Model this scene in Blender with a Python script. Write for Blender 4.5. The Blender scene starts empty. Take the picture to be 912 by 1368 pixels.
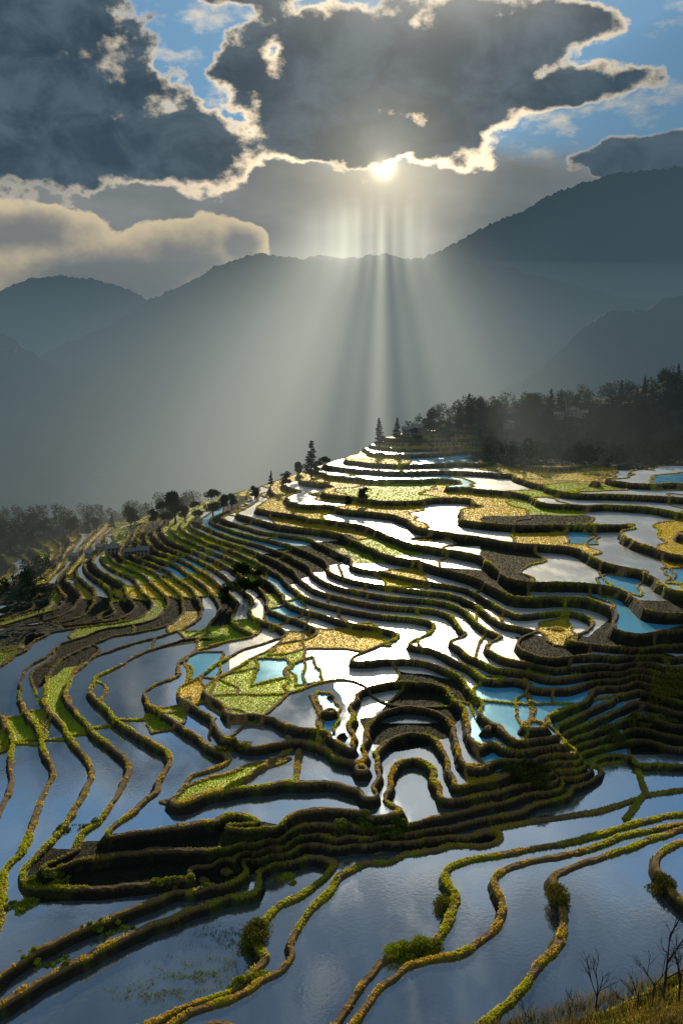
import bpy, math, random
import numpy as np
from mathutils import Vector
random.seed(7); rng=np.random.default_rng(7)
scene=bpy.context.scene
# ------------------------------------------------------------ camera
F=1185.0; PITCH=math.radians(7.88); CZ=45.0
cam=bpy.data.cameras.new("camera"); camo=bpy.data.objects.new("camera",cam)
scene.collection.objects.link(camo); scene.camera=camo
cam.sensor_fit='VERTICAL'; cam.sensor_height=36; cam.sensor_width=24; cam.lens=36*F/1368
cam.clip_start=0.5; cam.clip_end=30000
camo.location=(0,0,CZ); camo.rotation_euler=(math.radians(90)-PITCH,0,0)
scene.view_settings.view_transform='Standard'; scene.view_settings.look='None'; scene.view_settings.exposure=0
cp,sp=math.cos(PITCH),math.sin(PITCH)
def ray(px,py):
    xc=(px-456)/F; yc=-(py-684)/F
    return np.array([xc,cp+yc*sp,-sp+yc*cp])
def at_z(px,py,z):
    d=ray(px,py); t=(z-CZ)/d[2]; return d[0]*t,d[1]*t,z
def at_y(px,py,y):
    d=ray(px,py); t=y/d[1]; return d[0]*t,y,CZ+d[2]*t
def azel(px,py):
    d=ray(px,py); d=d/np.linalg.norm(d); return math.atan2(d[0],d[1]),math.asin(d[2])
SAZ,SEL=azel(512,222)
# ------------------------------------------------------------ noise
def vnoise(x,y,seed=0):
    xi=np.floor(x).astype(np.int64); yi=np.floor(y).astype(np.int64)
    fx=x-xi; fy=y-yi; fx=fx*fx*(3-2*fx); fy=fy*fy*(3-2*fy)
    def h(a,b):
        n=(a*374761393+b*668265263+seed*1442695041)&0xffffffff
        n=((n^(n>>13))*1274126177)&0xffffffff
        return ((n^(n>>16))&0xffffff)/float(0xffffff)
    return (h(xi,yi)*(1-fx)+h(xi+1,yi)*fx)*(1-fy)+(h(xi,yi+1)*(1-fx)+h(xi+1,yi+1)*fx)*fy
def fbm(x,y,seed=0,o=4):
    s=0;a=.5;t=0
    for i in range(o):
        s=s+a*vnoise(x*2**i,y*2**i,seed+i*17); t+=a; a*=.5
    return s/t*2-1
def hashf(a,b,seed=0):
    a=a.astype(np.int64); b=b.astype(np.int64)
    n=(a*374761393+b*668265263+seed*1442695041+12345)&0xffffffff
    n=((n^(n>>13))*1274126177)&0xffffffff
    n=((n^(n>>15))*2246822519)&0xffffffff
    return ((n^(n>>16))&0xffffff)/float(0xffffff)
def sstep(a,b,x):
    t=np.clip((x-a)/(b-a),0,1); return t*t*(3-2*t)
# ------------------------------------------------------------ levels
KMIN=-70
ks=np.arange(KMIN,60)
def zlev(k):
    base=[0,.6,1.2,1.7,2.3,3.0,3.7,4.4]
    k=np.asarray(k,dtype=float)
    return np.where(k<0,1.0*k,np.where(k>14,9.65+1.4*(k-14),np.where(k>7,4.4+.75*(k-7),np.interp(k,range(8),base))))
ZT=zlev(ks)
def inv(z): return float(np.interp(z,ZT,ks))
# ------------------------------------------------------------ control contours
C=[
(1,[(-60,1375),(0,1345),(100,1290),(200,1240),(300,1203),(330,1200),(342,1240),(350,1285),(310,1325),(240,1350),(150,1385)]),
(2,[(-60,1335),(0,1308),(70,1265),(140,1233),(200,1208),(270,1178),(330,1152),(400,1134),(470,1131),(540,1126),(600,1119),(650,1114),(600,1130),(540,1142),(490,1153),(450,1172),(425,1200),(400,1230),(385,1265),(370,1297),(320,1328),(250,1354),(190,1390)]),
(3,[(430,1390),(490,1305),(530,1275),(570,1262),(590,1240),(600,1210),(588,1180),(595,1163),(630,1148),(700,1136),(780,1120),(850,1098),(960,1076)]),
(4,[(450,1395),(500,1325),(540,1293),(590,1279),(630,1260),(662,1222),(657,1190),(658,1173),(690,1155),(760,1140),(840,1114),(960,1088)]),
(5,[(600,1390),(650,1352),(690,1318),(730,1272),(752,1230),(745,1190),(745,1168),(780,1150),(840,1130),(900,1110),(970,1097)]),
(6,[(970,1250),(905,1205),(882,1175),(876,1145),(900,1128),(970,1112)]),
(6,[(640,1400),(760,1375),(840,1343),(912,1300),(970,1270)]),
(9,[(700,1420),(800,1388),(880,1355),(960,1312)]),
(3,[(30,1160),(40,1188),(100,1192),(200,1184),(290,1170),(340,1142),(400,1126),(450,1123),(540,1116),(600,1107),(700,1086),(750,1068),(790,1044),(805,1025),(850,1020),(912,1024),(980,1026)]),
(4,[(60,1165),(120,1150),(200,1138),(280,1140),(340,1130),(400,1118),(450,1115),(500,1110),(560,1100),(600,1090),(660,1076),(720,1060),(755,1040),(775,1018),(800,1000),(850,990),(912,1003)]),
(5,[(440,1110),(480,1088),(515,1070),(522,1045),(535,1022),(555,1018),(575,1030),(585,1055),(605,1070),(660,1062),(700,1050),(735,1034),(765,1008),(800,990),(850,975),(912,988)]),
(6,[(505,1062),(505,1030),(512,1000),(535,984),(560,982),(582,995),(594,1015),(598,1035),(612,1052),(640,1047),(672,1040),(720,1036),(755,1020),(785,982),(850,960),(912,972)]),
(7,[(490,1030),(486,1000),(492,972),(515,952),(550,947),(585,955),(603,975),(608,1000),(616,1020),(640,1028),(668,1018),(690,1017),(732,1024),(768,1008),(790,965),(850,940),(912,955)]),
(8,[(470,1002),(468,975),(468,945),(485,925),(515,916),(555,914),(595,925),(618,948),(623,978),(640,1002),(662,996),(690,1005),(732,1014),(768,1000),(785,950),(850,925),(912,940)]),
(9,[(456,978),(446,950),(443,925),(455,897),(480,876),(525,855)]),
(9,[(505,884),(540,882),(575,887),(612,903),(632,930),(637,955),(648,975),(662,972),(690,992),(730,1004),(765,990),(778,940),(800,920),(850,912),(912,925)]),
(10,[(560,852),(545,862),(580,870),(620,890),(645,908),(690,911),(740,922),(790,912),(850,906),(912,917)]),
(11,[(620,848),(600,860),(625,878),(655,893),(690,898),(740,908),(800,900),(850,898),(912,908)]),
(12,[(665,850),(650,862),(680,883),(740,895),(800,890),(912,893)]),
(13,[(750,840),(700,852),(692,865),(720,880),(800,878),(912,878)]),
(5,[(380,1101),(300,1098),(200,1112),(148,1122),(165,1095),(205,1060),(215,1030),(185,985),(150,960),(120,925),(130,905),(160,890),(200,870),(260,850)]),
(4,[(60,1165),(100,1130),(130,1100),(160,1060),(165,1020),(130,985),(95,950),(90,915),(110,890),(160,865),(230,846)]),
(3,[(30,1160),(80,1110),(110,1060),(110,1010),(80,970),(60,920),(85,880),(150,852),(220,838)]),
(2,[(-60,1280),(-10,1250),(0,1180),(40,1110),(60,1050),(55,1000),(30,950),(30,900),(80,862),(150,840)]),
(1,[(-60,1200),(-20,1120),(10,1050),(15,990),(-10,940),(0,890),(60,852)]),
(0,[(-60,1100),(-40,1000),(-50,920),(-30,870),(40,838)]),
(6,[(480,1058),(450,1050),(380,1047),(300,1060),(235,1076),(250,1040),(295,1008),(240,975),(200,945),(195,925),(235,905),(235,885),(280,864),(340,848)]),
(7,[(465,1018),(440,1005),(400,992),(330,1000),(295,985),(280,960),(250,940),(240,920),(270,900),(300,880),(340,864),(380,850)]),
(8,[(440,984),(400,975),(360,958),(300,953),(275,930),(290,905),(330,885),(370,862),(420,842)]),
]
MID=[(200,1295,.5),(260,1265,.5),(120,1330,.6),(300,1240,.6),(180,1340,.7),(300,1290,.6),
(500,1200,2.5),(520,1250,2.5),(470,1270,2.5),(350,1350,2.4),(560,1170,2.5),(430,1320,2.5),(500,1165,2.4),
(640,1200,3.5),(620,1240,3.5),(700,1200,4.5),(700,1260,4.5),(660,1310,4.5),(580,1340,4.5),(700,1165,4.4),
(830,1250,5.5),(800,1300,5.5),(850,1190,5.5),(800,1200,5.5),(740,1330,5.5),
(700,1112,2.5),(800,1090,2.4),(900,1055,2.5),(900,1072,2.4),(760,1100,2.4),(850,1060,2.5),(805,1062,2.55),(780,1078,2.5),(830,1042,2.6),
(300,1078,5.5),(220,1092,5.5),(420,1075,5.5),(475,1068,5.5),(150,1170,3.5),(230,1160,3.5),(285,1155,3.5),
(550,1055,4.5),(560,1085,4.5),(550,1075,4.5),(650,1090,3.5),
(430,1030,6.5),(360,1030,6.4),(425,950,8.6),(425,925,8.6),(360,920,8.5),(400,890,8.5),(430,900,8.6),(450,868,8.4),(400,868,8.4),(385,940,8.5),(405,955,8.5),
(670,930,9.5),(690,960,9.5),(730,950,9.5),(740,980,9.5),(765,940,9.5)]
G=[]
for x,l in {600:[(825,7.3),(800,8.6),(770,10.8),(745,12.6),(720,13.4),(690,14.7),(660,16.2),(635,17.6)],
 680:[(830,9.3),(800,10.8),(770,12.7),(740,13.8)],
 750:[(815,9.9),(800,11),(770,13),(740,14.2),(700,15.7),(660,17.4),(620,19),(600,19.8)],
 880:[(860,10),(830,12),(790,13.6),(750,14.8),(700,16.4),(650,18.4),(612,20)],
 520:[(825,6.6),(800,8),(775,9.5),(750,11),(700,13.5),(660,15.8)],
 450:[(850,5.4),(825,6),(800,7.2),(780,8.4),(760,9.4),(740,10.2),(710,11.3),(680,12.7),(650,14.7)],
 350:[(820,4.8),(800,5.2),(760,6.5),(740,7.5),(710,9.5),(680,12)],
 250:[(820,1.8),(800,2),(780,2.6),(760,3.2),(730,5),(700,7)],
 150:[(825,-.3),(800,-1),(770,0),(740,1.5)],
 50:[(832,-3),(800,-6),(770,-8),(740,-9)],-60:[(850,-4),(800,-10),(750,-12)],
 990:[(860,10.2),(830,12),(790,13.9),(700,17),(640,19.6)]}.items():
    for (y,z) in l: G.append((x,y,z))
pts=[]
for lv,pl in C:
    z=float(zlev(lv)); W=[at_z(a,b,z) for a,b in pl]
    for i in range(len(pl)-1):
        n=max(1,int(math.hypot(pl[i+1][0]-pl[i][0],pl[i+1][1]-pl[i][1])/28))
        for j in range(n):
            t=j/n; pts.append((W[i][0]*(1-t)+W[i+1][0]*t,W[i][1]*(1-t)+W[i+1][1]*t,lv))
    pts.append((W[-1][0],W[-1][1],lv))
for x,y,lv in MID:
    w=at_z(x,y,float(zlev(math.floor(lv)))); pts.append((w[0],w[1],lv))
for x,y,z in G:
    w=at_z(x,y,z); pts.append((w[0],w[1],inv(z)))
RIDGE=[(-160,716,400),(-60,712,400),(0,708,400),(110,700,380),(230,680,320),(330,655,310),(415,625,330),(500,592,370),(560,575,400),(620,556,430),(740,548,450),(830,530,450),(912,507,450),(1000,490,450),(1150,470,450)]
for a,b,D in RIDGE:
    w=at_y(a,b,D); pts.append((w[0],w[1],inv(w[2])))
    for dd,dz in ((90,-32),(200,-60),(450,-66)):
        k=(D+dd)/D; pts.append((w[0]*k,w[1]*k,inv(max(w[2]+dz,-66))))
    k=0.88; w2=at_y(a,b+18,D*k) if a>380 else None
    if w2: pts.append((w2[0],w2[1],inv(w2[2])))
P=np.array(pts)
uv=np.stack([P[:,0]/P[:,1],np.log(P[:,1]/100)],1)
keep=[]
for i in range(len(P)):
    ok=True
    for j in keep:
        if abs(uv[i,0]-uv[j,0])<.006 and abs(uv[i,1]-uv[j,1])<.006: ok=False;break
    if ok: keep.append(i)
uv=uv[keep]; val=P[keep,2]; N=len(uv)
def kern(r2): return 0.5*r2*np.log(r2+1e-12)
d2=((uv[:,None,:]-uv[None,:,:])**2).sum(2)
A=np.zeros((N+3,N+3)); A[:N,:N]=kern(d2)+np.eye(N)*8e-6
A[:N,N]=1;A[:N,N+1:]=uv;A[N,:N]=1;A[N+1:,:N]=uv.T
sol=np.linalg.solve(A,np.concatenate([val,[0,0,0]]))
cu=np.linspace(-.80,.80,330); cv=np.linspace(math.log(.36),math.log(10.0),560)
H0=np.zeros((len(cv),len(cu)))
for i,v in enumerate(cv):
    r2=(cu[:,None]-uv[None,:,0])**2+(v-uv[None,:,1])**2
    H0[i]=kern(r2)@sol[:N]+sol[N]+sol[N+1]*cu+sol[N+2]*v
def crom(A,t,axis):
    n=A.shape[axis]; i=np.clip(np.floor(t).astype(int),1,n-3); f=t-i
    w=[-.5*f+f*f-.5*f**3,1-2.5*f*f+1.5*f**3,.5*f+2*f*f-1.5*f**3,-.5*f*f+.5*f**3]
    out=0
    for k in range(4):
        B=np.take(A,i+k-1,axis=axis); out=out+B*(w[k][None,:] if axis==1 else w[k][:,None])
    return out
us=np.concatenate([np.linspace(-.72,-.44,50,endpoint=False),np.linspace(-.44,.44,880,endpoint=False),np.linspace(.44,.72,50)])
vs=np.concatenate([np.arange(math.log(.42),math.log(2.6),.0016),np.arange(math.log(2.6),math.log(4.2),.0026),np.arange(math.log(4.2),math.log(9.),.008)])
Q=crom(H0,(us-cu[0])/(cu[1]-cu[0]),1); Q=crom(Q,(vs-cv[0])/(cv[1]-cv[0]),0)
Y=100*np.exp(vs)[:,None]*np.ones_like(us)[None,:]; X=us[None,:]*Y
nv,nu=Q.shape
UX=X/Y
far=sstep(138,180,Y)
Q=Q+far*(1.3*fbm(X/34,Y/34,3,2)+.22*fbm(X/10,Y/10,5,2))*(1-sstep(380,430,Y))+ (1-far)*.12*fbm(X/6,Y/6,9,3)
Qu=np.gradient(Q,us,axis=1); Qv=np.gradient(Q,vs,axis=0)
gx=Qu/Y; gy=(Qv-Qu*us[None,:])/Y
g=np.sqrt(gx*gx+gy*gy)+1e-4
Q=Q+g*np.clip(.25*fbm(X/2.2,Y/2.2,21,3),-.4,.4)
k=np.clip(np.floor(Q),KMIN,57); f=Q-k; ki=(k-KMIN).astype(int)
Zk=ZT[ki]; hstep=ZT[ki+1]-Zk
w=np.clip(1/g,.3,70)
nz=fbm(X/3,Y/3,31,3)
near=1-sstep(85,115,Y)
rw=np.minimum((.5+.35*near)*hstep*(1+.6*nz),.40*w); bw=np.minimum((.34+.12*near+.16*nz)*(1+sstep(110,250,Y)*.3),.22*w)
da=f*w; db=(1-f)*w
NC=8+3.5*hashf(ki,ki,5)
sc=us[None,:]*NC+hashf(ki,ki,9)*7+.35*fbm(X/12,Y/12,44,2)
cell=np.floor(sc); fc=sc-cell
multi=(Y+12*fbm(X/14,Y/14,55,2)>108)
hc=hashf(ki,cell,77)
HS=Zk
def tsample(T,x,y):
    a=np.interp(x/y,us,np.arange(nu)); b=np.interp(np.log(y/100),vs,np.arange(nv))
    i=np.clip(a.astype(int),0,nu-2); j=np.clip(b.astype(int),0,nv-2); fa=a-i; fb=b-j
    return (T[j,i]*(1-fa)+T[j,i+1]*fa)*(1-fb)+(T[j+1,i]*(1-fa)+T[j+1,i+1]*fa)*fb
tt=np.exp(np.linspace(math.log(46),math.log(880),5000))
def hit(T,px,py):
    d=ray(px,py); t=tt/d[1]; x=d[0]*t; z=CZ+d[2]*t
    h=tsample(T,x,tt); below=np.where(z<h)[0]
    i=below[0] if len(below) else len(tt)-1
    return x[i],tt[i],h[i]
WX=X+1.3*fbm(X/5,Y/5,201,2); WY=Y+2.*fbm(X/6,Y/6,203,2)
def inpoly(poly):
    m=np.zeros(X.shape,bool); xs=[p[0] for p in poly]; ys=[p[1] for p in poly]
    sel=(WX>min(xs))&(WX<max(xs))&(WY>min(ys))&(WY<max(ys))
    xx=WX[sel]; yy=WY[sel]; c=np.zeros(xx.shape,bool); n=len(poly)
    for i in range(n):
        x1,y1=poly[i]; x2,y2=poly[(i+1)%n]
        if y1==y2: continue
        c^=((y1>yy)!=(y2>yy))&(xx<(x2-x1)*(yy-y1)/(y2-y1)+x1)
    m[sel]=c; return m
# types 0 water 1 green 2 yellow 3 fallow (with painted shade) 4 water painted turquoise as sky reflection 5 ruffled water painted white as glare
typ=np.zeros(X.shape,int)
r=hc
typ=np.where(multi&(r<.12),1,typ); typ=np.where(multi&(r>.12)&(r<.24),2,typ); typ=np.where(multi&(r>.24)&(r<.28),3,typ)
typ=np.where(multi&(r>.33),5,typ)
typ=np.where(multi&(r>.90),4,typ)
typ=np.where((Y>230)&(r>.4)&(r<.50),3,typ)
typ=np.where((Y>300)&(r>.2)&(r<.5),2,typ)
typ=np.where((UX<-.16)&(Y>170)&(r>.2)&(r<.72),3,typ)
typ=np.where((UX<-.13)&(Y<170)&(typ==5),0,typ)
PATCH=[(5,[(430,880),(500,820),(700,800),(700,900),(560,905),(470,960)]),
(5,[(360,820),(400,770),(640,730),(640,830),(500,840)]),
(1,[(280,935),(300,905),(380,880),(385,930),(350,960),(300,965)]),
(1,[(190,960),(260,930),(240,975),(200,985)]),(1,[(215,1075),(390,1010),(300,1060),(230,1085)]),
(2,[(380,850),(500,835),(520,862),(420,868),(360,880)]),(2,[(150,790),(280,765),(290,795),(170,805)]),(1,[(240,845),(340,825),(345,850),(250,855)]),
(2,[(615,1020),(668,1032),(660,1075),(625,1080)]),(2,[(720,835),(760,825),(775,860),(740,865)]),
(1,[(660,665),(760,645),(840,655),(700,672)]),(2,[(500,770),(560,750),(570,785),(520,790)]),(2,[(700,622),(820,622),(820,640),(700,640)]),
(1,[(0,970),(60,950),(50,985),(0,1010)]),
(4,[(700,910),(790,900),(790,1010),(700,1010)]),(4,[(790,930),(830,925),(830,1010),(790,1030)]),(4,[(385,890),(420,880),(425,915),(395,920)]),
(4,[(340,885),(380,882),(380,905),(345,915)]),(4,[(245,880),(295,870),(295,905),(250,910)]),
(4,[(640,905),(700,905),(700,1000),(650,1030),(630,990)]),(4,[(425,930),(445,930),(450,990),(425,990)]),
(4,[(755,700),(795,700),(795,728),(755,728)]),(4,[(800,765),(860,765),(850,795),(800,795)]),(4,[(870,635),(930,630),(930,655),(870,655)]),(4,[(885,760),(940,760),(940,780),(885,780)]),
(4,[(205,765),(240,745),(290,725),(300,745),(240,775)]),(4,[(355,820),(400,795),(410,815),(360,845)]),
(3,[(80,1140),(340,1105),(420,1125),(300,1175),(60,1185)]),
]
pid=np.zeros(X.shape,int)
for n_,(tp,pl) in enumerate(PATCH):
    m=inpoly([hit(HS,a,b)[:2] for a,b in pl]); typ[m]=tp
    if tp in (1,2,4): pid[m]=n_+1
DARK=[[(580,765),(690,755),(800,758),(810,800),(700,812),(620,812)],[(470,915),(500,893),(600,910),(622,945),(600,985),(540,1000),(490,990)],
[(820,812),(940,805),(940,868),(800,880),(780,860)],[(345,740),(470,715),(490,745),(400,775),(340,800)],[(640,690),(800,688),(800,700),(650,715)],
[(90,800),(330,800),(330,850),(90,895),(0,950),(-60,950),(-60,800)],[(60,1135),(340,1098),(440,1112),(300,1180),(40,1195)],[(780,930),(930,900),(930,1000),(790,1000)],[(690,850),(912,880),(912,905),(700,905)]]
shade=np.zeros(X.shape)  # terrace shade painted into soil and grass colour inside these polygons
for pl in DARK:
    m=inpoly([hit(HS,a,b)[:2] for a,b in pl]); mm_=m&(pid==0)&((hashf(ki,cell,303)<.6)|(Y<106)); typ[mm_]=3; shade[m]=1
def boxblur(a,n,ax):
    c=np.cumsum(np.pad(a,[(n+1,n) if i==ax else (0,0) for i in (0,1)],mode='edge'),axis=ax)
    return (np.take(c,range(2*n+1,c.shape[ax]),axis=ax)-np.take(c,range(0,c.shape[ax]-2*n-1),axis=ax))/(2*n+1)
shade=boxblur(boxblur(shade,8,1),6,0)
wild=sstep(-.05,.08,(Y-370)/300+.2*fbm(X/40,Y/40,61,3)+.5*sstep(.12,.25,UX)*sstep(285,310,Y)+.2*(1-sstep(-.2,-.1,UX))*sstep(235,260,Y))
gul=sstep(.45,.6,fbm(X/22,Y/22,133,3)+.5*(1-sstep(-.36,-.26,UX)))*sstep(140,155,Y)*(1-sstep(-.22,-.13,UX))
wild=np.maximum(wild,gul)
bedv=np.where((typ==0)|(typ==4)|(typ==5),-.15,np.where(typ==3,.0+.05*nz,.07))
sb=sstep(0,.3,da-bw)
BH=.25+.05*nz
key=np.where(multi,cell,-99)*64+pid
eg=np.zeros(X.shape)
dif=(key[:,1:]!=key[:,:-1])&(ki[:,1:]==ki[:,:-1]); eg[:,1:]=np.maximum(eg[:,1:],dif)
dif=(key[1:]!=key[:-1])&(ki[1:]==ki[:-1]); eg[1:]=np.maximum(eg[1:],dif)
def blur(a,n,ax):
    o=a.copy()
    for s in range(1,n+1): o=np.maximum(o,np.maximum(np.roll(a,s,ax),np.roll(a,-s,ax))*(1-s/(n+1.)))
    return o
eg=blur(blur(eg,2,1),2,0)
cb=sstep(.1,.7,eg)*(w>2.0)*sb
low=Zk+bedv*sb+BH*(1-sb)
low=low+cb*(.18-bedv)
rs=np.clip(1-db/rw,0,1)
T=low+(Zk+hstep+BH-low)*(rs**1.15)
T=T+.06*fbm(X/.6,Y/.6,71,2)*np.clip(1-sb+rs*2*(1-rs)+.02,0,1)
EXTRA=[[(425,1000),(430,960),(415,930)],[(850,1022),(862,1060),(835,1095)],[(640,1112),(700,1100),(800,1085),(870,1062),(960,1050)],
[(300,1060),(390,1000),(385,985)],[(395,1045),(400,1000)],[(700,905),(712,950),(700,990)]]
exm=np.zeros_like(T)
for pl in EXTRA:
    W=[hit(HS,a,b)[:2] for a,b in pl]
    for (x1,y1),(x2,y2) in zip(W[:-1],W[1:]):
        R=1.2; sel=(X>min(x1,x2)-R)&(X<max(x1,x2)+R)&(Y>min(y1,y2)-R)&(Y<max(y1,y2)+R)
        xx=X[sel];yy=Y[sel]; dx=x2-x1;dy=y2-y1
        t=np.clip(((xx-x1)*dx+(yy-y1)*dy)/(dx*dx+dy*dy+1e-9),0,1)
        ds=np.hypot(xx-x1-t*dx,yy-y1-t*dy)+.12*nz[sel]
        exm[sel]=np.maximum(exm[sel],1-sstep(.22,.5,ds))
exm=exm*(rs<=0)*sb
T=T+exm*(.22-bedv)
Hs=np.interp(Q,ks,ZT)
T=T*(1-wild)+wild*(Hs+1.2*fbm(X/8,Y/8,81,4)+.4*fbm(X/2,Y/2,83,3))
isriser=(rs>0.02)
n1=fbm(X/1.1,Y/1.1,91,3); n2=fbm(X/9,Y/9,93,3)
def col(c): return np.array(c)[None,None,:]
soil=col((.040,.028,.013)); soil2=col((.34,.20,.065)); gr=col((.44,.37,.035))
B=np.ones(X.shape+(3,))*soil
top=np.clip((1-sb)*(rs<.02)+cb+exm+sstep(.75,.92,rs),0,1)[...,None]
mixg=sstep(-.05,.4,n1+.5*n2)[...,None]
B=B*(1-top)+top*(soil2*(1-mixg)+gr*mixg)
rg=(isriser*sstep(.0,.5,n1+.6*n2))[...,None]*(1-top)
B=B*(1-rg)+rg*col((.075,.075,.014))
field=((~isriser)&(top[...,0]<.5))
v=(.75+.35*n2+.2*n1)[...,None]
for tp,c in ((1,(.42,.50,.02)),(2,(.78,.54,.03)),(3,(.034,.032,.014))):
    m=(field&(typ==tp))[...,None]; B=np.where(m,col(c)*v,B)
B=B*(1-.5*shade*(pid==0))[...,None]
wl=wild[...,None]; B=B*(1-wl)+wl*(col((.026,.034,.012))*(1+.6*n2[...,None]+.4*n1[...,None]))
B=np.clip(B,.004,1)
veg=np.where(field&((typ==1)|(typ==2)),1.0,0.0)*(1-wild)
def grid_faces(mask=None):
    idx=np.arange(nv*nu).reshape(nv,nu)
    q=np.stack([idx[:-1,:-1],idx[:-1,1:],idx[1:,1:],idx[1:,:-1]],-1).reshape(-1,4)
    return q if mask is None else q[mask.reshape(-1)]
def mk_mesh(name,verts,faces,smooth=False):
    me=bpy.data.meshes.new(name); n=faces.shape[1]
    me.vertices.add(len(verts)); me.vertices.foreach_set("co",np.ascontiguousarray(verts,dtype=np.float32).ravel())
    me.loops.add(faces.size); me.loops.foreach_set("vertex_index",faces.ravel().astype(np.int32))
    me.polygons.add(len(faces)); me.polygons.foreach_set("loop_start",(np.arange(len(faces))*n).astype(np.int32))
    me.update(calc_edges=True)
    me.polygons.foreach_set("use_smooth",np.full(len(faces),bool(smooth)))
    return me
def add_col(me,name,c):
    a=me.color_attributes.new(name,'FLOAT_COLOR','POINT')
    cc=np.ones((len(c),4),np.float32); cc[:,:c.shape[1]]=c; a.data.foreach_set("color",cc.ravel())
def add_f(me,name,c):
    a=me.attributes.new(name,'FLOAT','POINT'); a.data.foreach_set("value",np.ascontiguousarray(c,dtype=np.float32).ravel())
def obj(name,me,mat=None,parent=None):
    o=bpy.data.objects.new(name,me); scene.collection.objects.link(o)
    if mat and me:
        if not me.materials: me.materials.append(mat)
    if parent: o.parent=parent
    return o
# ------------------------------------------------------------ materials
class NT:
    def __init__(s,nt): s.nt=nt; nt.nodes.clear()
    def n(s,t,**kw):
        x=s.nt.nodes.new(t)
        for a,b in kw.items(): setattr(x,a,b)
        return x
    def l(s,a,b): s.nt.links.new(a,b)
    def setin(s,node,i,v):
        if isinstance(v,bpy.types.NodeSocket): s.l(v,node.inputs[i])
        else: node.inputs[i].default_value=v
    def m(s,op,a,b=None,c=None,clamp=False):
        x=s.n('ShaderNodeMath',operation=op,use_clamp=clamp); s.setin(x,0,a)
        if b is not None: s.setin(x,1,b)
        if c is not None: s.setin(x,2,c)
        return x.outputs[0]
    def vm(s,op,a,b=None,out=0):
        x=s.n('ShaderNodeVectorMath',operation=op); s.setin(x,0,a)
        if b is not None: s.setin(x,1,b)
        return x.outputs[out]
    def mr(s,v,a,b,c=0.,d=1.,interp='SMOOTHSTEP'):
        x=s.n('ShaderNodeMapRange',interpolation_type=interp); s.setin(x,0,v)
        for i,t in enumerate((a,b,c,d)): s.setin(x,i+1,t)
        return x.outputs[0]
    def mix(s,f,a,b,bt='MIX'):
        x=s.n('ShaderNodeMix',data_type='RGBA',blend_type=bt); s.setin(x,0,f)
        def g(v): return v if isinstance(v,bpy.types.NodeSocket) else (*v,1) if len(v)==3 else v
        s.setin(x,6,g(a)); s.setin(x,7,g(b)); return x.outputs[2]
    def noise(s,vec,scale,detail=4,rough=.5,dim='3D',dist=0):
        x=s.n('ShaderNodeTexNoise',noise_dimensions=dim)
        if vec is not None: s.l(vec,x.inputs['Vector'])
        x.inputs['Scale'].default_value=scale; x.inputs['Detail'].default_value=detail
        x.inputs['Roughness'].default_value=rough; x.inputs['Distortion'].default_value=dist
        return x.outputs['Fac']
def newmat(name):
    m=bpy.data.materials.new(name); m.use_nodes=True; return m,NT(m.node_tree)
def principled(t,**kw):
    p=t.n('ShaderNodeBsdfPrincipled'); o=t.n('ShaderNodeOutputMaterial'); t.l(p.outputs[0],o.inputs[0])
    for a,b in kw.items():
        a=a.replace('_',' '); t.setin(p,a,b)
    return p
m_ter,t=newmat("terrace_soil")
at=t.n('ShaderNodeAttribute',attribute_name='Col'); av=t.n('ShaderNodeAttribute',attribute_name='veg')
geo=t.n('ShaderNodeNewGeometry')
nn=t.noise(geo.outputs['Position'],1.6,5,.65)
c=t.mix(1.0,at.outputs['Color'],t.mix(nn,(.45,.45,.45),(1.6,1.6,1.55)),'MULTIPLY')
bp=t.n('ShaderNodeBump'); bp.inputs['Strength'].default_value=.8; bp.inputs['Distance'].default_value=.25
t.l(t.noise(geo.outputs['Position'],4.,4,.7),bp.inputs['Height'])
p=principled(t,Base_Color=c,Roughness=t.m('SUBTRACT',.85,t.m('MULTIPLY',av.outputs['Fac'],.32)),Metallic=t.m('MULTIPLY',av.outputs['Fac'],.5))
p.inputs['Specular IOR Level'].default_value=.25
t.l(bp.outputs[0],p.inputs['Normal'])
m_wat,t=newmat("paddy_water")
at=t.n('ShaderNodeAttribute',attribute_name='tint'); geo=t.n('ShaderNodeNewGeometry'); ar=t.n('ShaderNodeAttribute',attribute_name='ruffle'); am=t.n('ShaderNodeAttribute',attribute_name='refl_paint')
bp=t.n('ShaderNodeBump'); bp.inputs['Strength'].default_value=.08; bp.inputs['Distance'].default_value=.05
t.l(t.noise(geo.outputs['Position'],2.6,4,.55),bp.inputs['Height'])
patch=t.mr(t.noise(t.vm('MULTIPLY',geo.outputs['Position'],(1,.4,1)),.16,4,.6),.42,.62)
p=principled(t,Base_Color=at.outputs['Color'],Metallic=t.m('SUBTRACT',.88,am.outputs['Fac']),Roughness=t.m('ADD',t.m('ADD',.05,t.m('MULTIPLY',patch,.08)),t.m('MULTIPLY',ar.outputs['Fac'],.34)))
t.l(bp.outputs[0],p.inputs['Normal'])
def leafmat(name,trans=.5):
    m,t=newmat(name)
    at=t.n('ShaderNodeAttribute',attribute_name='Col')
    d=t.n('ShaderNodeBsdfDiffuse'); tr=t.n('ShaderNodeBsdfTranslucent'); mx=t.n('ShaderNodeMixShader'); o=t.n('ShaderNodeOutputMaterial')
    t.l(at.outputs['Color'],d.inputs[0]); t.l(at.outputs['Color'],tr.inputs[0]); mx.inputs[0].default_value=trans
    t.l(d.outputs[0],mx.inputs[1]); t.l(tr.outputs[0],mx.inputs[2]); t.l(mx.outputs[0],o.inputs[0]); return m
m_grass=leafmat("grass_blade",.7); m_leaf=leafmat("leaf",.35)
m_bark,t=newmat("bark"); geo=t.n('ShaderNodeNewGeometry')
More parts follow.
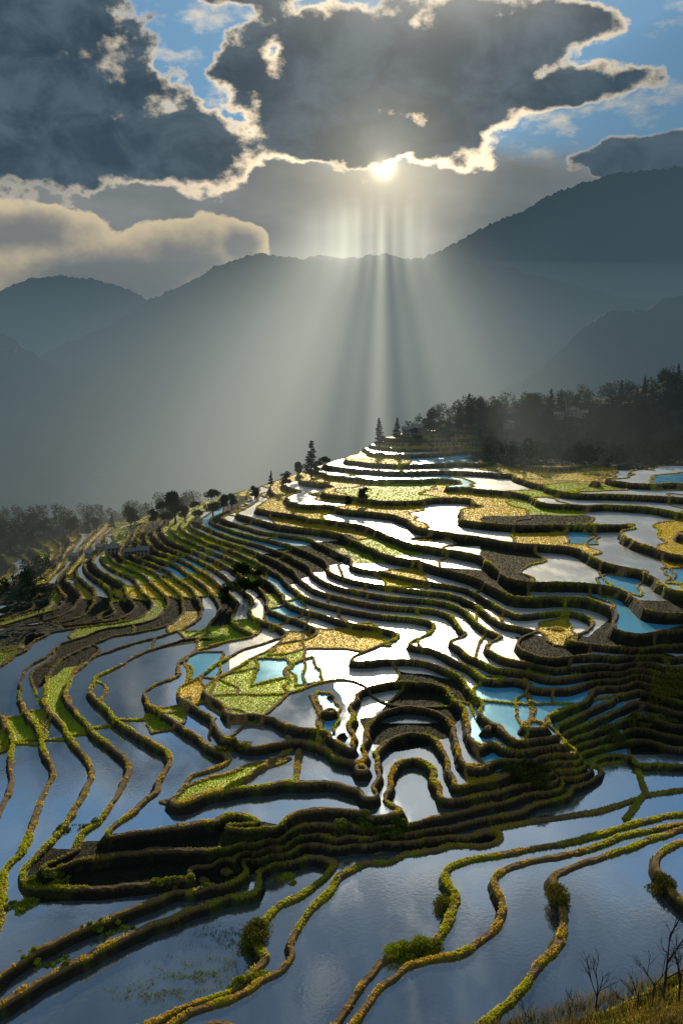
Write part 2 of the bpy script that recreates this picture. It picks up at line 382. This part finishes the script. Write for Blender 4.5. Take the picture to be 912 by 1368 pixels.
principled(t,Base_Color=t.mix(t.noise(geo.outputs['Position'],5,4),(.03,.022,.015),(.07,.055,.04)),Roughness=.9)
# ------------------------------------------------------------ terrain mesh
V=np.stack([X,Y,T],-1).reshape(-1,3)
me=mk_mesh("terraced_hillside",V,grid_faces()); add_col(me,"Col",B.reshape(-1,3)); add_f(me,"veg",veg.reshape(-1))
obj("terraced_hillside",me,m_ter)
pool=(db>rw*.15)&(da>bw*.5)&(wild<.3)
kk=ki
fm=pool[:-1,:-1]&pool[1:,:-1]&pool[:-1,1:]&pool[1:,1:]
fm&=(kk[:-1,:-1]==kk[1:,:-1])&(kk[:-1,:-1]==kk[:-1,1:])&(kk[:-1,:-1]==kk[1:,1:])
fm&=((typ==0)|(typ==4)|(typ==5))[:-1,:-1]
wf=grid_faces(fm)
WV=np.stack([X,Y,Zk],-1).reshape(-1,3)
tint=np.ones(X.shape+(3,))*col((.62,.72,.84))
tint=tint*(1-near*.12)[...,None]*(.78+.22*hashf(ki,cell,8)*multi+.22*(~multi))[...,None]
tint=np.where((typ==4)[...,None],col((.18,.72,1.0)),tint)  # blue sky reflection painted into the pool colour
tint=np.where((typ==5)[...,None],col((1.,.97,.92)),tint)  # white sky glare painted into the pool colour
ruf=np.where(typ==5,.5+.5*hashf(ki,cell,15),np.where(typ==4,.5,0.))
refl_paint=np.where(typ==5,.2,np.where(typ==4,.55,0.))  # diffuse share that carries the painted glare and sky reflection
used,invi=np.unique(wf.ravel(),return_inverse=True)
me=mk_mesh("paddy_water",WV[used],invi.reshape(-1,4)); add_col(me,"tint",tint.reshape(-1,3)[used]); add_f(me,"ruffle",ruf.reshape(-1)[used]); add_f(me,"refl_paint",refl_paint.reshape(-1)[used])
obj("paddy_water",me,m_wat)
# ------------------------------------------------------------ grass tufts
def blades(px,py,pz,h,wd,colr,nb,lean=.5):
    n=len(px); Vs=[];Cs=[]
    for b in range(nb):
        a=rng.uniform(0,2*math.pi,n); ox=rng.normal(0,.5,n)*h*.6; oy=rng.normal(0,.5,n)*h*.6
        hh=h*rng.uniform(.6,1.3,n); ww=wd*rng.uniform(.6,1.3,n)
        dx=np.cos(a)*ww; dy=np.sin(a)*ww; lx=rng.normal(0,lean,n)*hh; ly=rng.normal(0,lean,n)*hh
        p0=np.stack([px+ox-dx,py+oy-dy,pz-.05],1); p1=np.stack([px+ox+dx,py+oy+dy,pz-.05],1); p2=np.stack([px+ox+lx,py+oy+ly,pz+hh],1)
        Vs.append(np.stack([p0,p1,p2],1).reshape(-1,3)); cc=colr*rng.uniform(.6,1.35,(n,1)); Cs.append(np.repeat(cc,3,0))
    V=np.concatenate(Vs); return V,np.concatenate(Cs)
flat=lambda a:a.reshape(-1)
inview=(np.abs(UX)<.46)&(Y<330)
fallow_shaded=(field&(typ==3)&(wild<.5))
wt=np.where(top[...,0]>.4,1.0,0)*sstep(-.3,.35,n1+n2)*(wild<.5)*(1-.5*shade)+np.where(isriser,.22*sstep(-.2,.5,n2+.5*n1),0)*(wild<.5)+veg*.8+fallow_shaded*.35
wt=wt*inview
pr=flat(wt); pr=pr/pr.sum()
ids=rng.choice(len(pr),150000,p=pr)
gxp=flat(X)[ids];gyp=flat(Y)[ids];gzp=flat(T)[ids]
hh=.065+.0007*gyp; isv=flat(veg)[ids]>.5; isr=(flat(isriser)&(flat(rs)<.7))[ids]; isf=flat(fallow_shaded)[ids]
tp=flat(typ)[ids]
cc=np.where(isr[:,None],np.array([[.15,.14,.02]]),np.array([[.82,.54,.08]]))
cc=np.where(((flat(n2)[ids]>.08)&~isr)[:,None],np.array([[.66,.64,.04]]),cc)
cc=np.where(isf[:,None],np.array([[.16,.15,.025]]),cc)
cc=np.where((isv&(tp==1))[:,None],np.array([[.62,.76,.03]]),cc); cc=np.where((isv&(tp==2))[:,None],np.array([[.9,.64,.04]]),cc)
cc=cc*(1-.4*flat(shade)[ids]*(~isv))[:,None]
hh=np.where(isv|isf,hh*.6,hh)
GV,GC=blades(gxp,gyp,gzp,hh,.025+.0004*gyp,cc,3)
me=mk_mesh("grass",GV,np.arange(len(GV)).reshape(-1,3)); add_col(me,"Col",np.clip(GC,0,.9)); obj("grass",me,m_grass)
# water weed standing in the near dark pool
sx_,sy_,sz_=[],[],[]
for i in range(2600):
    cxp,cyp=[(300,1290),(250,1320),(200,1330),(315,1255),(255,1305)][rng.integers(5)]
    px=cxp+rng.normal()*28; py=cyp+rng.normal()*9
    if fbm(np.array([px/14.]),np.array([py/6.]),5,2)[0]<-.05: continue
    x,y,z=hit(T,px,py)
    if z<.2: sx_.append(x);sy_.append(y);sz_.append(0.0)
sx_=np.array(sx_);sy_=np.array(sy_);sz_=np.array(sz_)
GV,GC=blades(sx_,sy_,sz_,np.full(len(sx_),.16),.02,np.tile([[.14,.17,.03]],(len(sx_),1)),3,.4)
me=mk_mesh("water_weed",GV,np.arange(len(GV)).reshape(-1,3)); add_col(me,"Col",GC); obj("water_weed",me,m_grass)
# ------------------------------------------------------------ shrubs & trees
def leafcloud(clumps,n,size,colr):
    vol=np.array([c[3]*c[4]*c[5] for c in clumps])**.7; pick=rng.choice(len(clumps),n,p=vol/vol.sum())
    c=np.array(clumps)[pick]; d=rng.normal(size=(n,3)); d/=np.linalg.norm(d,axis=1)[:,None]
    rr=rng.uniform(.35,1.12,n)**.6; pos=c[:,:3]+d*c[:,3:]*rr[:,None]
    e1=rng.normal(size=(n,3)); e1/=np.linalg.norm(e1,axis=1)[:,None]; e2=np.cross(e1,rng.normal(size=(n,3))); e2/=np.linalg.norm(e2,axis=1)[:,None]
    s=size*rng.uniform(.5,1.4,(n,1))
    V=np.stack([pos-e1*s,pos+e1*s*.2+e2*s*.8,pos+e1*s],1).reshape(-1,3)
    cl=rng.uniform(.55,1.5,len(clumps))[pick][:,None]*rng.uniform(.7,1.3,(n,1))*np.array([colr])
    return V,np.repeat(cl,3,0)
def tube(p0,p1,r0,r1,ns=6):
    p0=np.array(p0,float);p1=np.array(p1,float);d=p1-p0;d/=np.linalg.norm(d)+1e-9
    a=np.cross(d,[.3,.9,.1]);a/=np.linalg.norm(a);b=np.cross(d,a)
    th=np.arange(ns)*2*math.pi/ns; ring=np.cos(th)[:,None]*a+np.sin(th)[:,None]*b
    V=np.concatenate([p0+ring*r0,p1+ring*r1]); F_=[[i,(i+1)%ns,ns+(i+1)%ns,ns+i] for i in range(ns)]
    return V,np.array(F_)
def joinq(parts):
    Vs=[];Fs=[];o=0
    for V,Fq in parts: Vs.append(V);Fs.append(Fq+o);o+=len(V)
    return np.concatenate(Vs),np.concatenate(Fs)
def tree_meshes(kind,seed):
    r=np.random.default_rng(seed); parts=[];cl=[]
    if kind=='pine':
        parts.append(tube((0,0,-.6),(0,0,9.6),.22,.03))
        z=1.8
        while z<9.4:
            R=(1-(z-1.4)/8.6)*2.1+.15
            for i in range(5):
                a=r.uniform(0,6.28); q=R*r.uniform(.55,1.1)
                e=(math.cos(a)*q,math.sin(a)*q,z-.25*q+r.uniform(-.1,.2)); parts.append(tube((0,0,z),e,.05,.015,4))
                cl.append((e[0]*.65,e[1]*.65,z-.1*q,q*.45+.1,q*.45+.1,.28))
            z+=.62
        n=3200;s=.2;c=(.03,.05,.02)
    else:
        H=6.5; parts.append(tube((0,0,-.6),(.2,.1,3.0),.28,.16))
        for i in range(9):
            a=r.uniform(0,6.28);q=r.uniform(.6,2.4);e=(math.cos(a)*q,math.sin(a)*q,r.uniform(2.0,H))
            parts.append(tube((.2,.1,1.2+r.uniform(0,1.4)),e,.1,.03,5))
            rr=r.uniform(.85,1.5); cl.append((e[0],e[1],e[2],rr,rr,rr*.8))
            cl.append((e[0]*.5,e[1]*.5,e[2]+.3,rr*.9,rr*.9,rr*.7))
        n=4200;s=.22;c=(.035,.055,.018)
    V,Fq=joinq(parts); mt=mk_mesh(kind+"_trunk",V,Fq); mt.materials.append(m_bark)
    LV,LC=leafcloud(cl,n,s,c); ml=mk_mesh(kind+"_foliage",LV,np.arange(len(LV)).reshape(-1,3)); add_col(ml,"Col",LC); ml.materials.append(m_leaf)
    return mt,ml
TM={'pine':[tree_meshes('pine',i) for i in range(3)],'broadleaf':[tree_meshes('broadleaf',10+i) for i in range(4)]}
def place_tree(kind,x,y,z,h):
    mt,ml=random.choice(TM[kind]); s=h/(9.6 if kind=='pine' else 7.2)
    e=bpy.data.objects.new(kind+"_tree",None); scene.collection.objects.link(e); e.location=(x,y,z)
    e.scale=(s*random.uniform(.85,1.15),)*2+(s,); e.rotation_euler=(0,0,random.uniform(0,6.28))
    obj("trunk",mt,None,e); obj("foliage",ml,None,e)
TREES=[('pine',416,640,52),('broadleaf',400,640,24),('broadleaf',435,636,26),('pine',362,650,22),('broadleaf',235,700,46),('pine',118,712,28),('broadleaf',60,716,28),('pine',150,708,24),('broadleaf',175,706,34),('broadleaf',285,690,36),('broadleaf',262,694,24),
('pine',626,566,40),('pine',640,566,32),('pine',612,570,26),('broadleaf',578,580,32),('broadleaf',650,570,32),('pine',530,588,30),('pine',506,598,40),('pine',735,556,36),('pine',748,554,34),('pine',829,538,30),('broadleaf',708,560,34),('broadleaf',690,566,26),('broadleaf',770,552,24),('pine',660,572,34),('pine',860,528,26),
('broadleaf',325,800,50),('broadleaf',305,812,34),('broadleaf',345,790,30),('broadleaf',485,672,24),('broadleaf',465,678,18),('pine',905,512,26),('broadleaf',600,590,26),('broadleaf',555,592,20),('broadleaf',450,612,18),('pine',475,604,18),
('broadleaf',205,702,26),('broadleaf',310,680,24),('broadleaf',340,668,22),('broadleaf',382,650,20),('broadleaf',220,700,30),('broadleaf',95,716,26),('broadleaf',630,572,30),('broadleaf',665,566,30),('broadleaf',248,698,24),('broadleaf',298,686,26),('broadleaf',130,712,22),('broadleaf',425,634,18),('broadleaf',612,578,24),('broadleaf',590,582,20)]
for kd,px,py,hp in TREES:
    x,y,z=hit(T,px,py); place_tree(kd,x,y,z,hp*y/F)
ww=flat((wild>.6)&(Y>140)&(Y<620)&(np.abs(UX)<.5)).astype(float)*flat(sstep(-.3,.3,n2+.6*sstep(.08,.2,UX)))
ww*=flat(Y)**2; ids=rng.choice(len(ww),1500,p=ww/ww.sum())
cl=[]
for i in ids:
    x,y,z=flat(X)[i],flat(Y)[i],flat(T)[i]; h=rng.uniform(2.5,8.)*min(1,y/330); rr=h*rng.uniform(.28,.45)
    cl.append((x,y,z+h*.45,rr,rr,h*.55)); cl.append((x+rng.normal()*rr*.6,y+rng.normal()*rr*.6,z+h*.7,rr*.6,rr*.6,h*.35))
LV,LC=leafcloud(cl,240000,.45,(.024,.036,.015)); me=mk_mesh("distant_trees",LV,np.arange(len(LV)).reshape(-1,3)); add_col(me,"Col",LC); obj("distant_trees",me,m_leaf)
def shrub(px,py,wpx,hpx,n,c=(.06,.08,.015),sz=.11,name="shrub"):
    x,y,z=hit(T,px,py); W=wpx*y/F; Hh=hpx*y/F; cl=[]
    for i in range(24):
        xx=x+rng.uniform(-.5,.5)*W; yy=y+rng.uniform(-.4,.6)*max(Hh,1.5); zz=float(tsample(T,xx,yy)); r0=rng.uniform(.12,.26)*Hh
        cl.append((xx,yy,zz+r0*.4,r0*1.6,r0*1.6,r0))
    LV,LC=leafcloud(cl,n,sz,c); me=mk_mesh(name,LV,np.arange(len(LV)).reshape(-1,3)); add_col(me,"Col",LC); obj(name,me,m_leaf)
for s in [(500,1105,100,24,8000,(.16,.19,.03)),(705,1035,60,36,8000,(.12,.13,.02)),(550,1272,80,36,9000,(.36,.40,.03)),(340,1250,22,40,6000,(.22,.21,.03)),(890,925,50,30,5000,(.26,.22,.03)),(310,1005,60,14,2500,(.2,.2,.03)),
 (820,985,25,30,2500,(.16,.16,.03)),(100,1110,60,18,3000,(.12,.13,.02)),(30,1215,50,20,4000,(.34,.36,.03)),(60,1180,60,16,3000,(.28,.30,.03)),(870,960,60,18,3000,(.25,.22,.03)),(885,1180,26,26,2500,(.16,.15,.03)),(335,1310,50,24,5000,(.36,.38,.04)),(595,1215,14,40,3000,(.2,.2,.03)),(744,1200,12,40,3000,(.2,.18,.03)),(140,1240,80,14,3000,(.38,.40,.04)),(60,1290,80,14,3000,(.38,.40,.04)),(240,1180,80,12,3000,(.32,.34,.04))]:
    shrub(*s)
# ------------------------------------------------------------ mountains
m_for,t=newmat("forest_slope"); geo=t.n('ShaderNodeNewGeometry')
principled(t,Base_Color=t.mix(t.noise(geo.outputs['Position'],.02,6,.65),(.010,.020,.012),(.045,.055,.028)),Roughness=.95)
def ridge(name,crest,D,yf,zf,seed,rough=6,nx=700,nt=150,gul=45):
    cx=[c[0] for c in crest]; cy=[c[1] for c in crest]; pxs=np.linspace(cx[0],cx[-1],nx)
    crz=np.interp(pxs,cx,cy)
    W=np.array([at_y(a,b,D) for a,b in zip(pxs,crz)]); x0=W[:,0]; zc=W[:,2]
    tq=np.concatenate([np.linspace(0,1,nt),np.linspace(1.02,2,30)])
    Tq=tq[:,None]; xx=np.ones_like(Tq)*x0[None,:]
    yy=np.where(Tq<=1,yf+(D-yf)*Tq,D+(Tq-1)*(D-yf)*.8)
    prof=np.where(Tq<=1,Tq**1.15,(2-Tq))
    zz=zf+(zc[None,:]-zf)*prof
    env=np.clip(prof*(1-prof)*4,0,1)
    zz=zz+gul*env*(1-np.abs(fbm(xx/260+.3*yy/260,yy/700,seed,4))*2.2)-gul*env*.3
    zz=zz+rough*fbm(xx/22,yy/22,seed+5,4)+rough*.6*fbm(xx/7,yy/7,seed+6,2)
    yy=yy+120*fbm(xx/300,xx*0,seed+8,3)*env
    Vv=np.stack([xx,yy,zz],-1).reshape(-1,3); R,Cc=zz.shape; idx=np.arange(R*Cc).reshape(R,Cc)
    q=np.stack([idx[:-1,:-1],idx[:-1,1:],idx[1:,1:],idx[1:,:-1]],-1).reshape(-1,4)
    obj(name,mk_mesh(name,Vv,q,True),m_for)
ridge("mountain",[(-500,640),(-200,585),(-60,535),(0,512),(50,488),(100,466),(150,434),(200,402),(255,376),(290,355),(320,345),(350,337),(375,342),(405,346),(435,340),(470,344),(510,338),(545,346),(600,345),(680,360),(800,390),(1000,430),(1400,500)],2100,900,-75,1,rough=8)
ridge("mountain",[(300,480),(450,390),(530,360),(575,342),(620,318),(660,297),(700,280),(740,258),(780,243),(820,232),(860,226),(912,222),(1000,215),(1200,240),(1600,300)],3000,1700,-60,11,rough=11)
ridge("mountain",[(-600,380),(-200,400),(0,388),(40,372),(80,368),(130,374),(180,390),(260,440),(400,500)],5200,3500,-60,21,rough=12,gul=60)
ridge("mountain",[(560,560),(650,530),(700,508),(735,480),(765,450),(790,430),(815,415),(835,412),(860,414),(880,403),(912,392),(1000,370),(1300,330)],1150,640,-70,31,rough=6,gul=20)
ridge("mountain",[(-700,360),(-200,420),(0,444),(20,455),(45,472),(70,490),(100,520),(160,580)],1500,900,-70,41,rough=6,gul=20)
me=mk_mesh("valley_floor",np.array([(-9000,-200,-90),(9000,-200,-90),(9000,16000,-90),(-9000,16000,-90)],float),np.array([[0,1,2,3]])); obj("valley_floor",me,m_for)
# ------------------------------------------------------------ houses
m_wall,t=newmat("plaster"); geo=t.n('ShaderNodeNewGeometry'); principled(t,Base_Color=t.mix(t.noise(geo.outputs['Position'],1.5,4),(.2,.16,.12),(.4,.34,.28)),Roughness=.9)
m_roof,t=newmat("roof_tile"); geo=t.n('ShaderNodeNewGeometry'); principled(t,Base_Color=t.mix(t.noise(geo.outputs['Position'],3,4),(.25,.18,.14),(.45,.35,.28)),Roughness=.4)
m_win,t=newmat("window_glass"); principled(t,Base_Color=(.02,.025,.03,1),Roughness=.15)
def box(x0,x1,y0,y1,z0,z1):
    V=np.array([(x,y,z) for z in (z0,z1) for x,y in ((x0,y0),(x1,y0),(x1,y1),(x0,y1))],float)
    return V,np.array([[0,1,5,4],[1,2,6,5],[2,3,7,6],[3,0,4,7],[4,5,6,7],[3,2,1,0]])
def house(px,py,s=1.):
    x,y,z=hit(T,px,py); e=bpy.data.objects.new("plaster_house",None); scene.collection.objects.link(e); e.location=(x,y,z-.3); e.rotation_euler=(0,0,random.uniform(-.9,.9)); e.scale=(s,s,s)
    V,Fq=box(-3.5,3.5,-2.5,2.5,0,4.2); obj("walls",mk_mesh("walls",V,Fq),m_wall,e)
    V=np.array([(-4,-3.1,4.0),(4,-3.1,4.0),(4,0,5.9),(-4,0,5.9),(4,3.1,4.0),(-4,3.1,4.0),(-4,-3.1,4.2),(4,-3.1,4.2),(4,0,6.1),(-4,0,6.1),(4,3.1,4.2),(-4,3.1,4.2)],float)
    Fq=np.array([[6,7,8,9],[9,8,10,11],[0,3,2,1],[3,5,4,2],[0,1,7,6],[5,11,10,4]]); obj("roof",mk_mesh("roof",V,Fq),m_roof,e)
    parts=[]
    for zz in (.9,2.7):
        for xx in (-2.6,-.5,1.6): parts.append(box(xx,xx+1,-2.54,-2.503,zz,zz+1))
    V,Fq=joinq(parts); obj("windows",mk_mesh("windows",V,Fq),m_win,e)
for px,py,s in [(545,583,.7),(560,580,.75),(592,577,.6),(602,574,.65),(762,556,.8),(778,558,.6),(122,745,.42),(150,740,.5),(172,743,.4),(192,742,.45),(98,748,.4),(745,560,.6),(136,736,.4),(680,572,.6)]: house(px,py,s)
# ------------------------------------------------------------ bare saplings bottom right
def sapling(px,py,hpx,seed):
    r=np.random.default_rng(seed); x,y,z=hit(T,px,py); Hh=hpx*y/F; parts=[]
    def br(p,d,L,rad,dep):
        q=p+d*L; parts.append(tube(p,q,rad,rad*.6,4))
        if dep==0: return
        for i in range(3 if dep>1 else 2):
            nd=d+r.normal(0,.42,3); nd[2]=abs(nd[2])*.8+.25; nd/=np.linalg.norm(nd); br(p+d*L*r.uniform(.45,1),nd,L*r.uniform(.55,.8),rad*.6,dep-1)
    br(np.array([x,y,z-.2]),np.array([0.05,0,1.]),Hh*.42,.075*Hh/5,4)
    V,Fq=joinq(parts); e=bpy.data.objects.new("bare_sapling",None); scene.collection.objects.link(e); me=mk_mesh("branches",V,Fq); obj("branches",me,m_bark,e)
for s in [(885,1335,150,1),(795,1348,100,2),(850,1350,80,3),(905,1340,120,4),(760,1362,60,5),(700,1366,45,6),(830,1355,70,8),(870,1345,100,9)]: sapling(*s)
bx,by,bz=[],[],[]
for i in range(2400):
    px=rng.uniform(600,960); py=1388-(px-600)*.28+rng.uniform(0,80)
    x,y,z=hit(T,px,py); bx.append(x);by.append(y);bz.append(z)
bx=np.array(bx);by=np.array(by);bz=np.array(bz)
bc=np.where(rng.uniform(0,1,(len(bx),1))<.4,np.array([[.26,.18,.04]]),np.array([[.09,.085,.02]]))
GV,GC=blades(bx,by,bz,rng.uniform(.3,1.0,len(bx)),.022,bc,7,.35)
me=mk_mesh("dry_grass",GV,np.arange(len(GV)).reshape(-1,3)); add_col(me,"Col",GC); obj("dry_grass",me,m_grass)
# ------------------------------------------------------------ haze
def volmat(name,sig,emi,c):
    m,t=newmat(name); o=t.n('ShaderNodeOutputMaterial'); ad=t.n('ShaderNodeAddShader')
    e=t.n('ShaderNodeEmission'); e.inputs[0].default_value=(*c,1); e.inputs[1].default_value=emi
    a=t.n('ShaderNodeVolumeAbsorption'); a.inputs[0].default_value=(0,0,0,1); a.inputs[1].default_value=sig
    t.l(a.outputs[0],ad.inputs[0]); t.l(e.outputs[0],ad.inputs[1]); t.l(ad.outputs[0],o.inputs['Volume'])
    return m
def ellipsoid(name,c,r,mat):
    import bmesh
    bm=bmesh.new(); bmesh.ops.create_uvsphere(bm,u_segments=96,v_segments=64,radius=1)
    me=bpy.data.meshes.new(name); bm.to_mesh(me); bm.free()
    o=obj(name,me,mat); o.location=c; o.scale=r
hz=volmat("haze",.00026,.00026,(.066,.112,.146))
for top_,y0_ in ((170,200),(330,260)):
    V,Fq=box(-7000+top_,7000-top_,y0_,7000-top_,-120+top_*.01,top_); obj("haze",mk_mesh("haze",V,Fq),hz)
ellipsoid("haze",(1500,2400,150),(1250,560,1000),volmat("mountain_haze",.0006,.0006,(.066,.108,.138)))
ellipsoid("valley_mist",(0,1100,-110),(1800,790,290),volmat("valley_mist",.0008,.0008,(.098,.142,.155)))
# sun shafts: one soft volume in the valley, bright bands running along the sun direction
sd=np.array([math.sin(SAZ)*math.cos(SEL),math.cos(SAZ)*math.cos(SEL),math.sin(SEL)])
aa=np.cross(sd,[0,0,1]); aa/=np.linalg.norm(aa); bb=np.cross(aa,sd)
m_sh,t=newmat("sunbeam"); geo=t.n('ShaderNodeNewGeometry'); o=t.n('ShaderNodeOutputMaterial')
pa=t.vm('DOT_PRODUCT',geo.outputs['Position'],tuple(aa),out=1); pb=t.vm('DOT_PRODUCT',geo.outputs['Position'],tuple(bb),out=1)
def gauss(v,c,s,amp):
    q=t.m('DIVIDE',t.m('SUBTRACT',v,c),s); return t.m('MULTIPLY',t.m('EXPONENT',t.m('MULTIPLY',t.m('MULTIPLY',q,q),-1.)),amp)
tot=gauss(pa,-30,85,.20)
for c_,s_,a_ in ((-145,12,.5),(-110,9,.6),(-80,10,1.15),(-52,9,1.05),(-24,6,.45),(-3,8,.5),(22,6,.4),(50,9,.85),(84,10,.5)): tot=t.m('ADD',tot,gauss(pa,c_,s_,a_))
env2=t.m('ADD',gauss(pb,-125,48,1.),gauss(pb,-58,40,.6))
e=t.n('ShaderNodeEmission'); e.inputs[0].default_value=(1,.96,.76,1)
t.l(t.m('MULTIPLY',t.m('MULTIPLY',tot,.00105),env2),e.inputs[1]); t.l(e.outputs[0],o.inputs['Volume'])
m_sh.cycles.volume_step_rate=.9
V,Fq=box(-240,330,230,2050,-100,440); obj("sunbeam",mk_mesh("sunbeam",V,Fq),m_sh)
# ------------------------------------------------------------ sun
sl=bpy.data.lights.new("sun",'SUN'); sl.energy=5; sl.angle=math.radians(.6); sl.color=(1,.85,.58)
so=bpy.data.objects.new("sun",sl); scene.collection.objects.link(so); so.rotation_euler=Vector(tuple(-sd)).to_track_quat('-Z','Y').to_euler()
# ------------------------------------------------------------ world
wd=bpy.data.worlds.new("World"); scene.world=wd; wd.use_nodes=True; t=NT(wd.node_tree)
wd.cycles.sampling_method='MANUAL'; wd.cycles.sample_map_resolution=256
tc=t.n('ShaderNodeTexCoord'); D=tc.outputs['Generated']; sx=t.n('ShaderNodeSeparateXYZ'); t.l(D,sx.inputs[0])
az=t.m('ARCTAN2',sx.outputs[0],sx.outputs[1]); el=t.m('ARCSINE',sx.outputs[2])
cb_=t.n('ShaderNodeCombineXYZ'); t.l(az,cb_.inputs[0]); t.l(el,cb_.inputs[1]); Pv=cb_.outputs[0]
sky=t.n('ShaderNodeTexSky',sky_type='NISHITA'); sky.sun_disc=False; sky.sun_elevation=SEL; sky.sun_rotation=SAZ; sky.altitude=1500; sky.air_density=1.; sky.dust_density=.6; sky.ozone_density=2.
def density(P,blobs,scale,amp,bias=None,rough=.58,det=7):
    cur=None
    for (bx,by,rx,ry) in blobs:
        a,e=azel(bx,by); v=t.vm('SUBTRACT',P,(a,e,0)); v=t.vm('MULTIPLY',v,(F/rx,F/ry,0)); l=t.vm('LENGTH',v,out=1)
        cur=l if cur is None else t.m('SMOOTH_MIN',cur,l,.25)
    base=t.m('MAXIMUM',t.m('SUBTRACT',1.,cur),-1.2)
    if bias is not None: base=t.m('MAXIMUM',base,bias)
    vv=t.vm('MULTIPLY',P,(1,1.35,1))
    n=t.noise(vv,scale,det,rough); n=t.m('MULTIPLY',t.m('SUBTRACT',n,.5),amp)
    return t.m('ADD',base,n)
BL=[(30,130,190,115),(190,200,165,48),(-80,60,260,150),(50,20,120,65),(440,105,115,98),(560,105,145,88),(640,60,110,60),(400,185,75,36),(515,178,130,42),(760,120,90,28),(735,35,78,25),(330,90,55,50),(850,208,115,26),(300,-40,200,36)]
up=t.mr(el,math.radians(24),math.radians(33),-1.2,.6)
d1=density(Pv,BL,10.,2.4,up,rough=.57)
offs=azel(512,222)
ang=t.vm('LENGTH',t.vm('SUBTRACT',Pv,(offs[0],offs[1],0)),out=1)
prox=t.m('EXPONENT',t.m('MULTIPLY',ang,-6.))
prox2=t.m('EXPONENT',t.m('MULTIPLY',ang,-16.))
K=10.0
def C3(r_,g_,b_): return (r_*K,g_*K,b_*K)
skyc=t.mix(1.,sky.outputs[0],(.60,.95,1.2),'MULTIPLY')
skyc=t.mix(.7,skyc,C3(.17,.35,.52))
wn=t.noise(t.vm('MULTIPLY',Pv,(1,2.2,1)),12,6,.62); wisp=t.mr(wn,.50,.70)
skyc=t.mix(wisp,skyc,t.mix(prox,C3(.46,.49,.48),C3(1.8,1.5,1.1)))
sn=t.noise(t.vm('MULTIPLY',Pv,(1,3,1)),4.5,5,.5)
lowm=t.mr(t.m('ADD',el,t.m('MULTIPLY',t.m('SUBTRACT',sn,.5),.09)),.262,.225,0.,1.)
strat=t.mix(t.mr(sn,.35,.7),C3(.12,.145,.165),C3(.32,.325,.31))
strat=t.mix(t.m('MULTIPLY',prox2,.8,clamp=True),strat,C3(1.1,.95,.66))
skyc=t.mix(lowm,skyc,strat)
dw=density(Pv,[(30,310,120,42),(250,345,95,55),(130,375,190,60),(320,330,40,30)],11,1.5,None,det=7)
wa=t.mr(dw,0.,.10); warm=t.mix(t.mr(dw,0.,.75),C3(.95,.76,.46),C3(.27,.26,.245))
skyc=t.mix(wa,skyc,warm)
lf=t.noise(Pv,7.,2,.5)
al=t.mr(d1,-.02,.12); th=t.mr(t.m('ADD',d1,t.m('MULTIPLY',t.m('SUBTRACT',lf,.5),.8)),.02,.25)
cn=t.noise(t.vm('MULTIPLY',Pv,(1,1.5,1)),15,6,.6,dist=.4)
core=t.mix(t.mr(cn,.34,.68),C3(.028,.052,.078),C3(.09,.130,.165))
core=t.mix(t.mr(el,.39,.50),core,t.mix(t.mr(cn,.3,.7),C3(.10,.13,.165),C3(.20,.245,.29)))
core=t.mix(t.mr(el,.47,.66),core,t.mix(t.mr(cn,.3,.7),C3(.040,.07,.105),C3(.10,.15,.21)))
core=t.mix(t.m('MULTIPLY',prox2,.3),core,C3(.5,.45,.36))
rim=t.mix(prox,t.mix(t.mr(lf,.4,.6),C3(.24,.26,.27),C3(.66,.61,.50)),C3(3.4,2.6,1.6))
skyc=t.mix(al,skyc,t.mix(th,rim,core))
hp=t.vm('MULTIPLY',t.vm('SUBTRACT',Pv,(.10,math.radians(26),0)),(1/.17,1/.075,0)); hp=t.vm('LENGTH',hp,out=1)  # unseen bright sky patch above the view, added to brighten pool reflections
hg=t.m('MULTIPLY',t.m('EXPONENT',t.m('MULTIPLY',t.m('MULTIPLY',hp,hp),-1.)),.8)
skyc=t.mix(hg,skyc,C3(.95,.88,.74))
g1=t.m('EXPONENT',t.m('MULTIPLY',t.m('MULTIPLY',ang,ang),-9000.)); g2=t.m('EXPONENT',t.m('MULTIPLY',ang,-19.))
g1=t.m('MULTIPLY',g1,t.m('SUBTRACT',1.,t.m('MULTIPLY',al,.8)))
gl=t.m('ADD',t.m('MULTIPLY',g1,2.5*K),t.m('MULTIPLY',g2,.45*K))
cg=t.n('ShaderNodeCombineXYZ')
for i,s_ in enumerate((1.,.88,.60)): t.l(t.m('MULTIPLY',gl,s_),cg.inputs[i])
tot=t.vm('ADD',skyc,cg.outputs[0])
bg=t.n('ShaderNodeBackground'); t.l(tot,bg.inputs[0]); bg.inputs[1].default_value=.1
o=t.n('ShaderNodeOutputWorld'); t.l(bg.outputs[0],o.inputs[0])
print("ok",N,nv,nu,len(wf),Q.min(),Q.max())
